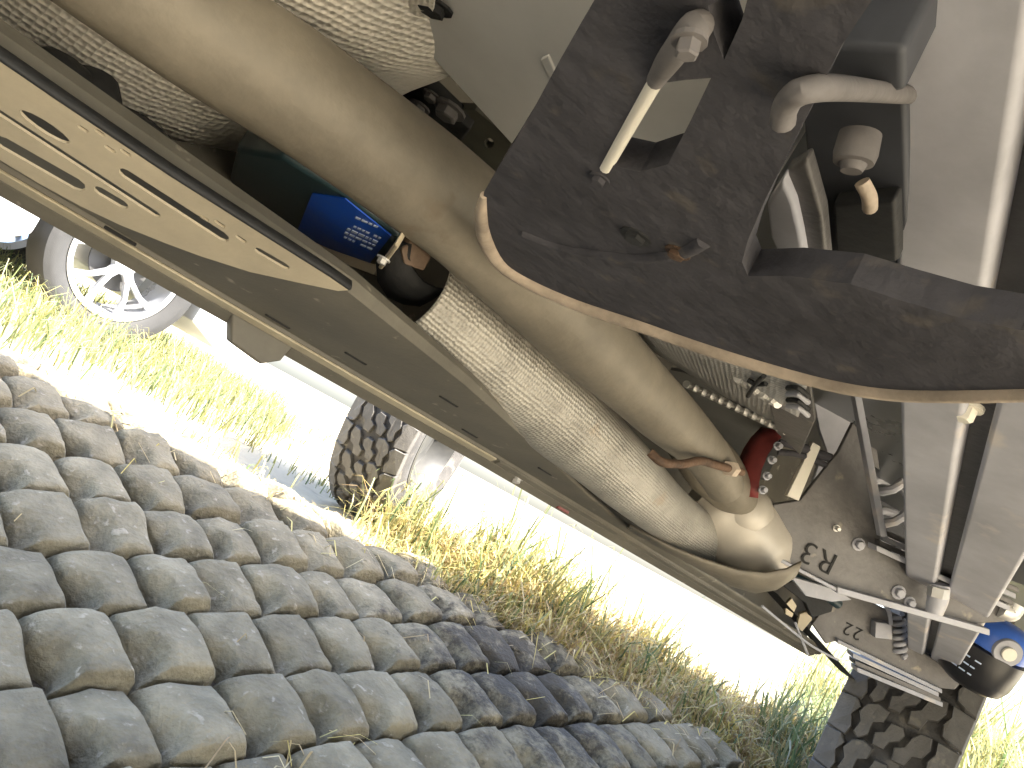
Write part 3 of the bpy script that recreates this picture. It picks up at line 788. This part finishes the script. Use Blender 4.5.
# --- flange clamp, hanger rod, muffler, tail
secs = []
for (x, y) in ((770, 428), (760, 438), (752, 450), (746, 464), (743, 478), (742, 494)):
    a = at_d(x - 8, y, .93); b = at_d(x + 15, y + 4, .905); secs.append([a, a.lerp(b, .5) + (CAM - a).normalized() * .004, b, b.lerp(a, .1) + FW * .03])
clamp = loft('red_flange_clamp', secs, 'red', veh, thick=.004)
for x, y in ((771, 460), (766, 476), (762, 490), (777, 446)): bolt(at_d(x, y, .90), (CAM - at_d(x, y, .9)) + RT * .5, .0034, .009, 'bar', clamp)
tube('clamp_stud', [at_d(780, 440, .95), at_d(800, 447, .95), at_d(830, 458, .98)], .006, 'iron', veh, 10)
tube('clamp_stud', [at_d(778, 452, .95), at_d(800, 455, .95), at_d(828, 466, .98)], .004, 'iron', veh, 10)
tube('hanger_rod', [at_d(650, 452, .70), at_d(662, 462, .70), at_d(682, 464, .72), at_d(700, 461, .745), at_d(716, 465, .765), at_d(742, 472, .80)], .0042, 'rust', veh, 12)
lathe('rod_nut', [(.008, -.008), (.008, .008)], at_d(731, 469, .787), at_d(740, 471, .86) - at_d(716, 465, .79), 'iron_edge', veh, 6)
tube('muffler_pipe', [at_d(690, 440, .90), at_d(712, 468, .92), at_d(728, 486, .93), at_d(742, 500, .96)], [.030, .034, .030, .02], 'exhaust', veh, 24)
tube('muffler', [at_d(698, 492, 1.00), at_d(716, 508, 1.0), at_d(738, 526, 1.0), at_d(757, 548, 1.0), at_d(770, 566, 1.0), at_d(776, 573, 1.0)], [.030, .050, .055, .050, .036, .022], 'muffler', veh, 32)
lathe('muffler_boss', [(.004, .03), (.022, .026), (.034, .012), (.040, -.006), (.042, -.03)], at_d(744, 514, .975), (CAM - at_d(746, 512, .97)) + RT * .2, 'muffler', veh, 28)
secs = []
for x, y, wd in ((628, 526, 5), (668, 548, 7), (700, 562, 12), (730, 574, 20), (755, 578, 26), (776, 574, 27), (792, 566, 22)):
    s = []
    for k in range(9):
        a = math.pi * k / 8; s.append(at_d(x - wd * .35 * math.cos(a) * .6 + wd * .2 * (1 - math.sin(a)), y + wd * .75 * math.sin(a) - wd * .2, .96 + .05 * math.cos(a)))
    secs.append(s)
tail = loft('tail_elbow', secs, 'exhaust', veh, thick=.003)
tube('tail_inner', [at_d(735, 570, 1.0), at_d(752, 576, 1.0), at_d(776, 574, 1.01)], [.014, .018, .012], 'rust', tail, 16)

# --- stamped plates R3 and 22
def facing(px, py, d): return at_d(px, py, d)
def lettering(txt, px, py, d, hpx, ang, parent, spread=1.0):
    """stamped characters lying on the plate; ang is the turn of the baseline in the plate's face"""
    cu = bpy.data.curves.new('stamp', 'FONT'); cu.body = txt; cu.size = 1; cu.extrude = .012; cu.offset = -.012; cu.align_x = 'CENTER'; cu.align_y = 'CENTER'; cu.space_character = spread
    ob = bpy.data.objects.new('stamp_tmp', cu); COL.objects.link(ob)
    dg = bpy.context.evaluated_depsgraph_get(); me = bpy.data.meshes.new_from_object(ob.evaluated_get(dg))
    bpy.data.objects.remove(ob); bpy.data.curves.remove(cu)
    c = at_d(px, py, d - .0015); k = hpx * 1.4 * d / FPX
    bx = RT * math.cos(ang) - UP * math.sin(ang); by = RT * math.sin(ang) + UP * math.cos(ang)
    mw = Matrix.Translation(c) @ (Matrix((bx * k, by * k, -FW * k)).transposed()).to_4x4()
    me.transform(mw); me.materials.clear(); me.materials.append(M['stamp'])
    o = link('stamped_lettering', me, parent); return o
D3 = .97
r3 = plate('stamped_plate', [at_d(x, y, D3) for x, y in ((753, 545), (765, 520), (774, 504), (800, 500), (838, 452), (853, 422), (866, 438), (874, 490), (881, 540), (900, 560), (940, 580), (985, 598), (1008, 612), (1006, 622), (975, 624), (920, 612), (870, 597), (834, 586))],
           FW * .008, 'plate', veh, (), .002)
props(r3, 'plate stamped R3')
lettering('R3', 819, 557, D3, 23, math.pi + R(26), r3, 1.15)
for k in range(4):
    beam('leaf_edge', at_d(872 + k * 3, 546 - k * 5, D3 - .02 + k * .02), at_d(1004 + k * 3, 606 - k * 6, D3 - .03 + k * .02), UP * .0035, FW * .012, 'bar' if k % 2 == 0 else 'plate', r3, .001)
beam('plate_lip', at_d(754, 546, D3 - .004), at_d(834, 588, D3 - .004), UP * .0025, FW * .008, 'bar', r3, .001)
beam('plate_lip', at_d(834, 588, D3 - .004), at_d(985, 630, D3 - .004), UP * .004, FW * .010, 'bar', r3, .001)
plate('plate_lip', [at_d(x, y, D3 + .05) for x, y in ((790, 576), (838, 590), (852, 600), (832, 602), (806, 596))], FW * .01, 'bar', r3, (), .001)
for x, y, r_, m_ in ((898, 592, .006, 'bar'), (909, 602, .005, 'bar'), (836, 528, .003, 'steel'), (858, 544, .0055, 'bar')): bolt(at_d(x, y, D3), -FW, r_, .01, m_, r3)
tube('u_bolt', [at_d(940, 584, D3 - .03), at_d(938, 598, D3 - .03), at_d(934, 613, D3 - .03)], [.012, .012, .010], 'bar', veh, 10)
lathe('u_bolt_nut', [(.012, -.006), (.012, .006)], at_d(938, 592, D3 - .04), UP + RT * .2, 'steel', veh, 6)
tube('u_bolt', [at_d(1000, 608, D3), at_d(1010, 612, D3), at_d(1016, 604, D3)], .012, 'steel', veh, 10)
tube('stud', [at_d(834, 594, 1.36), at_d(842, 582, 1.33)], .007, 'bar', veh, 10)
plate('lit_bracket', [at_d(x, y, .95) for x, y in ((787, 496), (799, 501), (821, 447), (813, 442))], FW * .01, 'white', veh, (), .001)  # light showing through the bracket slot, built as a white piece
plate('lit_bracket', [at_d(x, y, 1.10) for x, y in ((806, 360), (828, 378), (850, 392), (852, 424), (832, 465), (820, 430))], FW * .01, 'bar', veh, (), .001)  # lit part of the bracket, its light put into the pale colour
plate('bracket_web', [at_d(x, y, 1.16) for x, y in ((826, 374), (868, 384), (880, 470), (845, 450), (852, 420))], FW * .01, 'plate', veh, (), .001)
plate('bracket_web', [at_d(x, y, 1.25) for x, y in ((805, 505), (822, 455), (835, 470), (822, 505), (815, 525))], FW * .01, 'bar', veh, (), .001)
beam('brace', at_d(853, 380, .90), at_d(882, 536, .95), RT * .0042, FW * .006, 'bar', veh, .001)
def coil(name, a, b, r_, turns, wr, m_, parent):
    a, b = Vector(a), Vector(b); t = (b - a).normalized(); s = t.orthogonal().normalized(); u = t.cross(s); n_ = turns * 12
    return tube(name, [a.lerp(b, i / n_) + (s * math.cos(i * math.pi / 6) + u * math.sin(i * math.pi / 6)) * r_ for i in range(n_ + 1)], wr, m_, parent, 8, sub=1, ref=(t.x, t.y, t.z + .001))
coil('coil_spring', at_d(882, 385, 1.16), at_d(894, 580, 1.42), .030, 6, .0075, 'bar', veh)
plate('back_plate', [at_d(x, y, 1.45) for x, y in ((855, 380), (925, 390), (925, 590), (870, 570))], FW * .01, 'slate', veh)
D2 = 1.50
r2 = plate('stamped_plate', [at_d(x, y, D2) for x, y in ((812, 624), (826, 606), (846, 590), (905, 618), (908, 642), (935, 660), (962, 682), (955, 690), (935, 688), (890, 668), (850, 648), (838, 641), (826, 644))], FW * .008, 'plate', veh, (), .002)
props(r2, 'plate stamped 22')
lettering('22', 853, 631, D2, 13, math.pi + R(26), r2, 1.2)
beam('plate_lip', at_d(836, 640, D2 - .004), at_d(940, 690, D2 - .004), UP * .004, FW * .008, 'bar', r2, .001)
for k in range(3): beam('leaf_edge', at_d(850 + k * 2, 653 + k * 7, D2 + .02), at_d(935 + k * 2, 692 + k * 5, D2 + .02), UP * .0045, FW * .014, ('bar', 'plate', 'bar')[k], r2, .001)
plate('cable_block', [at_d(x, y, D2 - .02) for x, y in ((876, 622), (892, 624), (893, 640), (875, 638))], FW * .03, 'bar', veh, (), .002)
tube('cable', [at_d(884, 604, D2 - .03), at_d(889, 612, D2 - .03), at_d(891, 624, D2 - .02)], .004, 'bar', veh, 8)
coil('coil_spring', at_d(899, 616, D2), at_d(900, 656, D2), .010, 6, .0045, 'bar', veh)
# dark fittings between skirt end and plates
plate('skirt_end_bracket', [at_d(x, y, 1.42) for x, y in ((782, 585), (800, 578), (836, 596), (832, 612), (812, 618), (806, 604))], FW * .02, 'black', veh, (), .002)
beam('skirt_stay', at_d(765, 585, 1.40), at_d(848, 676, 1.62), RT * .020 - UP * .014, FW * .01, 'black', veh, .002)
plate('pale_clip', [at_d(x, y, 1.44) for x, y in ((786, 604), (792, 598), (797, 606), (792, 618), (785, 614))], FW * .01, 'trim', veh, (), .001)
plate('pale_clip', [at_d(x, y, 1.44) for x, y in ((800, 614), (812, 610), (812, 620), (802, 632), (797, 626))], FW * .01, 'rail', veh, (), .001)
tube('cable', [at_d(780, 570, 1.38), at_d(800, 580, 1.38), at_d(822, 592, 1.38), at_d(838, 604, 1.40)], .009, 'tank', veh, 10)
tube('wire', [at_d(762, 606, 1.3), at_d(785, 625, 1.34), at_d(812, 646, 1.38), at_d(838, 660, 1.4)], .0022, 'bar', veh, 6)
tube('wire', [at_d(795, 622, 1.38), at_d(802, 640, 1.38), at_d(808, 655, 1.38)], .0022, 'bar', veh, 6)

# --- blue-capped black canister beside the spring end
cc = at_d(985, 652, 1.44); cax = (UP * .86 + RT * .42 + FW * -.15).normalized()
KC = .84
can = lathe('canister', [(a * KC, b * KC) for a, b in [(.004, -.085), (.045, -.083), (.066, -.072), (.076, -.05), (.079, -.01), (.079, .012), (.070, .016)]], cc, cax, 'plastic', veh, 32)
lathe('canister_cap', [(a * KC, b * KC) for a, b in [(.070, .016), (.074, .018), (.074, .05), (.066, .068), (.045, .080), (.01, .084)]], cc, cax, 'bluecap', can, 32)
fc = (CAM - cc).normalized()
b1 = (fc - cax * fc.dot(cax)).normalized(); b2 = cax.cross(b1)
rd = (b1 * .85 + b2 * .45).normalized()
lathe('cap_roundel', [(a * KC, b * KC) for a, b in [(.001, .004), (.014, .004), (.015, .0), (.028, .0), (.030, -.004), (.030, -.02)]], cc + rd * .076 * KC + cax * .034 * KC, rd, 'bar', can, 24)
lathe('roundel_centre', [(.001, .006), (.012, .006), (.013, .003)], cc + rd * .076 * KC + cax * .034 * KC, rd, 'white', can, 16)
for i in range(3):
    for j in range(3):
        an = -.52 + j * .21 + rng.uniform(-.02, .02); ln = rng.uniform(.10, .18)
        z0 = -.012 - i * .016
        def cp(a_, z_): return cc + (b1 * math.cos(a_) + b2 * math.sin(a_)) * .0805 * KC + cax * z_ * KC
        plate('print_mark', [cp(an, z0), cp(an + ln, z0), cp(an + ln, z0 - .003), cp(an, z0 - .003)], b1 * .0006, 'print', can)

# ------------------------------------------------------------------ grass and straw
def blades(name, spots, label, seed=1):
    """spots: (x, y, height, colour, lean)"""
    r_ = random.Random(seed); V = []; F = []; C_ = []
    for x, y, h, col, lean in spots:
        a = r_.uniform(0, 2 * math.pi); d = Vector((math.cos(a), math.sin(a), 0)); s = Vector((-d.y, d.x, 0))
        wd = r_.uniform(.0010, .0026) * (1 + h * 2); z = gz(x, y) - .005
        b = Vector((x, y, z)); le = lean * r_.uniform(.3, 1.2)
        tilt = r_.uniform(-.4, .4)
        p1 = b + Vector((0, 0, h * .55)) + d * (h * le * .25); p2 = b + Vector((0, 0, h * (1 - .35 * le))) + d * (h * le * .75)
        p3 = p2 + Vector((0, 0, -h * .12 * le)) + d * (h * le * .35)
        i = len(V)
        V += [b - s * wd, b + s * wd, p1 - s * wd * .9, p1 + s * wd * .9, p2 - s * wd * .55, p2 + s * wd * .55, p3]
        F += [(i, i + 1, i + 3, i + 2), (i + 2, i + 3, i + 5, i + 4), (i + 4, i + 5, i + 6)]
        C_ += [col] * 7
    me = bpy.data.meshes.new(name); me.from_pydata([tuple(v) for v in V], [], F)
    ca = me.color_attributes.new('tint', 'FLOAT_COLOR', 'POINT')
    for k, c in enumerate(C_): ca.data[k].color = (*c, 1)
    me.materials.append(M['grass'])
    o = bpy.data.objects.new(name, me); COL.objects.link(o)
    return props(o, label, None, None, 'stuff')
def inside(p, poly):
    x, y = p; c = False; n = len(poly)
    for i in range(n):
        (x0, y0), (x1, y1) = poly[i], poly[(i + 1) % n]
        if (y0 > y) != (y1 > y) and x < (x1 - x0) * (y - y0) / (y1 - y0) + x0: c = not c
    return c
def region(pxs): return [tuple(at_ground(*p).xy) for p in pxs]
GREEN = [(.11, .15, .06), (.14, .17, .07), (.08, .12, .045), (.17, .19, .09), (.21, .21, .11)]
DRY = [(.46, .36, .17), (.40, .29, .13), (.52, .43, .24), (.34, .24, .12), (.46, .40, .15), (.50, .40, .12)]
YEL = [(.33, .29, .11), (.38, .33, .13), (.28, .26, .09), (.22, .23, .08)]
def scatter(poly, n, fn, seed):
    r_ = random.Random(seed); xs = [p[0] for p in poly]; ys = [p[1] for p in poly]; out = []
    t = 0
    while len(out) < n and t < n * 40:
        t += 1; x, y = r_.uniform(min(xs), max(xs)), r_.uniform(min(ys), max(ys))
        if not inside((x, y), poly): continue
        g = fn(x, y, r_)
        if g: out.append((x, y, *g))
    return out
def jit(c, r_): k = r_.uniform(.75, 1.25); return tuple(v * k for v in c)
# lawn patch round the silver car
p1 = region([(-120, 290), (0, 350), (100, 390), (180, 426), (258, 452), (290, 440), (272, 408), (200, 360), (100, 308), (0, 262), (-120, 205)])
def f1(x, y, r_):
    dn = noise.noise(Vector((x * 1.6, y * 1.6, 0)))
    if dn < -.25 and r_.random() < .8: return None
    return (r_.uniform(.06, .20) * (1 + .6 * dn), jit(r_.choice(GREEN + YEL), r_), r_.uniform(.4, 1.1))
blades('lawn_grass', scatter(p1, 11000, f1, 3), 'bright green grass growing round the silver car wheel', 3)
# verge between paving and the light, thick and long
_a, _b = Vector((.51, 2.05)), Vector((2.19, .81)); _d = (_b - _a).normalized(); _n = Vector((-_d.y, _d.x)); _n = -_n if _n.y < 0 else _n
def verge(n, seed):
    r_ = random.Random(seed); out = []
    while len(out) < n:
        t = r_.uniform(.86, 3.1); s_ = -.06 + .75 * r_.random() ** 1.4
        if t < 1.05 and r_.random() > (t - .86) / .19: continue
        p = _a + _d * t + _n * s_; dn = noise.noise(Vector((p.x * 3.1, p.y * 3.1, 7)))
        if dn < -.3 and r_.random() < .55: continue
        dry = .90 + .6 * dn + (t - 1.5) * .25 - s_ * .50
        big = min(1, .5 + max(0, s_) * 2.0) * (.75 + .55 * noise.noise(Vector((p.x * 5, p.y * 5, 31)))) * (1 + .75 * math.exp(-((t - 1.5) / .25) ** 2))
        if r_.random() < dry: out.append((p.x, p.y, r_.uniform(.05, .20) * big, jit(r_.choice(DRY), r_), r_.uniform(.7, 1.8)))
        else: out.append((p.x, p.y, r_.uniform(.08, .30) * big, jit(r_.choice(GREEN + YEL + YEL), r_), r_.uniform(.4, 1.3)))
    return out
blades('verge_grass', verge(15000, 5), 'long green and straw-coloured grass on the verge beside the paving', 5)
# grass beyond the front wheel
p3 = [(3.6, -.6), (6.5, -1.5), (8, 1.5), (6, 2.2), (4.2, 1.4), (3.6, .6)]
def f3(x, y, r_): return (r_.uniform(.25, .72) * (.7 + .6 * noise.noise(Vector((x, y, 2)))), jit(r_.choice(GREEN + YEL + YEL), r_), r_.uniform(.4, 1.2))
blades('roadside_grass', scatter(p3, 9000, f3, 8), 'sunlit yellow-green grass beyond the front wheel', 8)
# tuft at the foot of the front wheel
p4 = region([(745, 735), (800, 720), (905, 790), (880, 840), (780, 830)])
def f4(x, y, r_): return (r_.uniform(.10, .26), jit(r_.choice(GREEN), r_), r_.uniform(.5, 1.3))
blades('wheel_grass', scatter(p4, 1400, f4, 9), 'green grass tuft at the foot of the front wheel', 9)
# sparse weeds on the pale earth between the parked cars
p5 = [(.6, 2.2), (1.6, 1.7), (3.5, 3.2), (4, 6), (1.2, 6)]
def f5(x, y, r_):
    return (r_.uniform(.04, .12), jit(r_.choice(YEL + GREEN), r_), r_.uniform(.5, 1.2)) if noise.noise(Vector((x * 2.4, y * 2.4, 20))) > .22 else None
blades('sparse_weeds', scatter(p5, 1500, f5, 11), 'sparse weeds on the pale earth near the parked cars', 11)
# loose straw lying on the paving
V = []; F = []; C_ = []
r_ = random.Random(4)
for k in range(240):
    t = r_.random()
    X = .45 + t * 1.75; s = -abs(r_.gauss(0, .16)) if k > 40 else -r_.uniform(.1, 1.0)
    a, b = Vector((.51, 2.05)), Vector((2.19, .81)); d = (b - a).normalized(); nn = Vector((-d.y, d.x)); nn = -nn if nn.y < 0 else nn
    p = a + d * (X - .4) * 1.15 + nn * s
    if k < 16: p = Vector((r_.uniform(.6, .95), r_.uniform(.72, .86)))
    an = r_.uniform(0, math.pi); L_ = r_.uniform(.03, .11); wd = r_.uniform(.0008, .002)
    q0 = Vector((p.x, p.y, gz(p.x, p.y) + .047)); dd = Vector((math.cos(an), math.sin(an), 0)) * L_
    q1 = q0 + dd * .5; q2 = q0 + dd; q1.z = gz(q1.x, q1.y) + .056 + r_.uniform(0, .012); q2.z = gz(q2.x, q2.y) + .046
    sd = Vector((-dd.y, dd.x, 0)).normalized() * wd; i = len(V)
    V += [q0 - sd, q0 + sd, q1 - sd, q1 + sd, q2 - sd, q2 + sd]; F += [(i, i + 1, i + 3, i + 2), (i + 2, i + 3, i + 5, i + 4)]
    C_ += [jit(r_.choice(DRY), r_)] * 6
me = bpy.data.meshes.new('loose_straw'); me.from_pydata([tuple(v) for v in V], [], F)
ca = me.color_attributes.new('tint', 'FLOAT_COLOR', 'POINT')
for k, c in enumerate(C_): ca.data[k].color = (*c, 1)
me.materials.append(M['grass']); o = bpy.data.objects.new('loose_straw', me); COL.objects.link(o)
props(o, 'loose dry straw scattered over the cobbles', None, None, 'stuff')
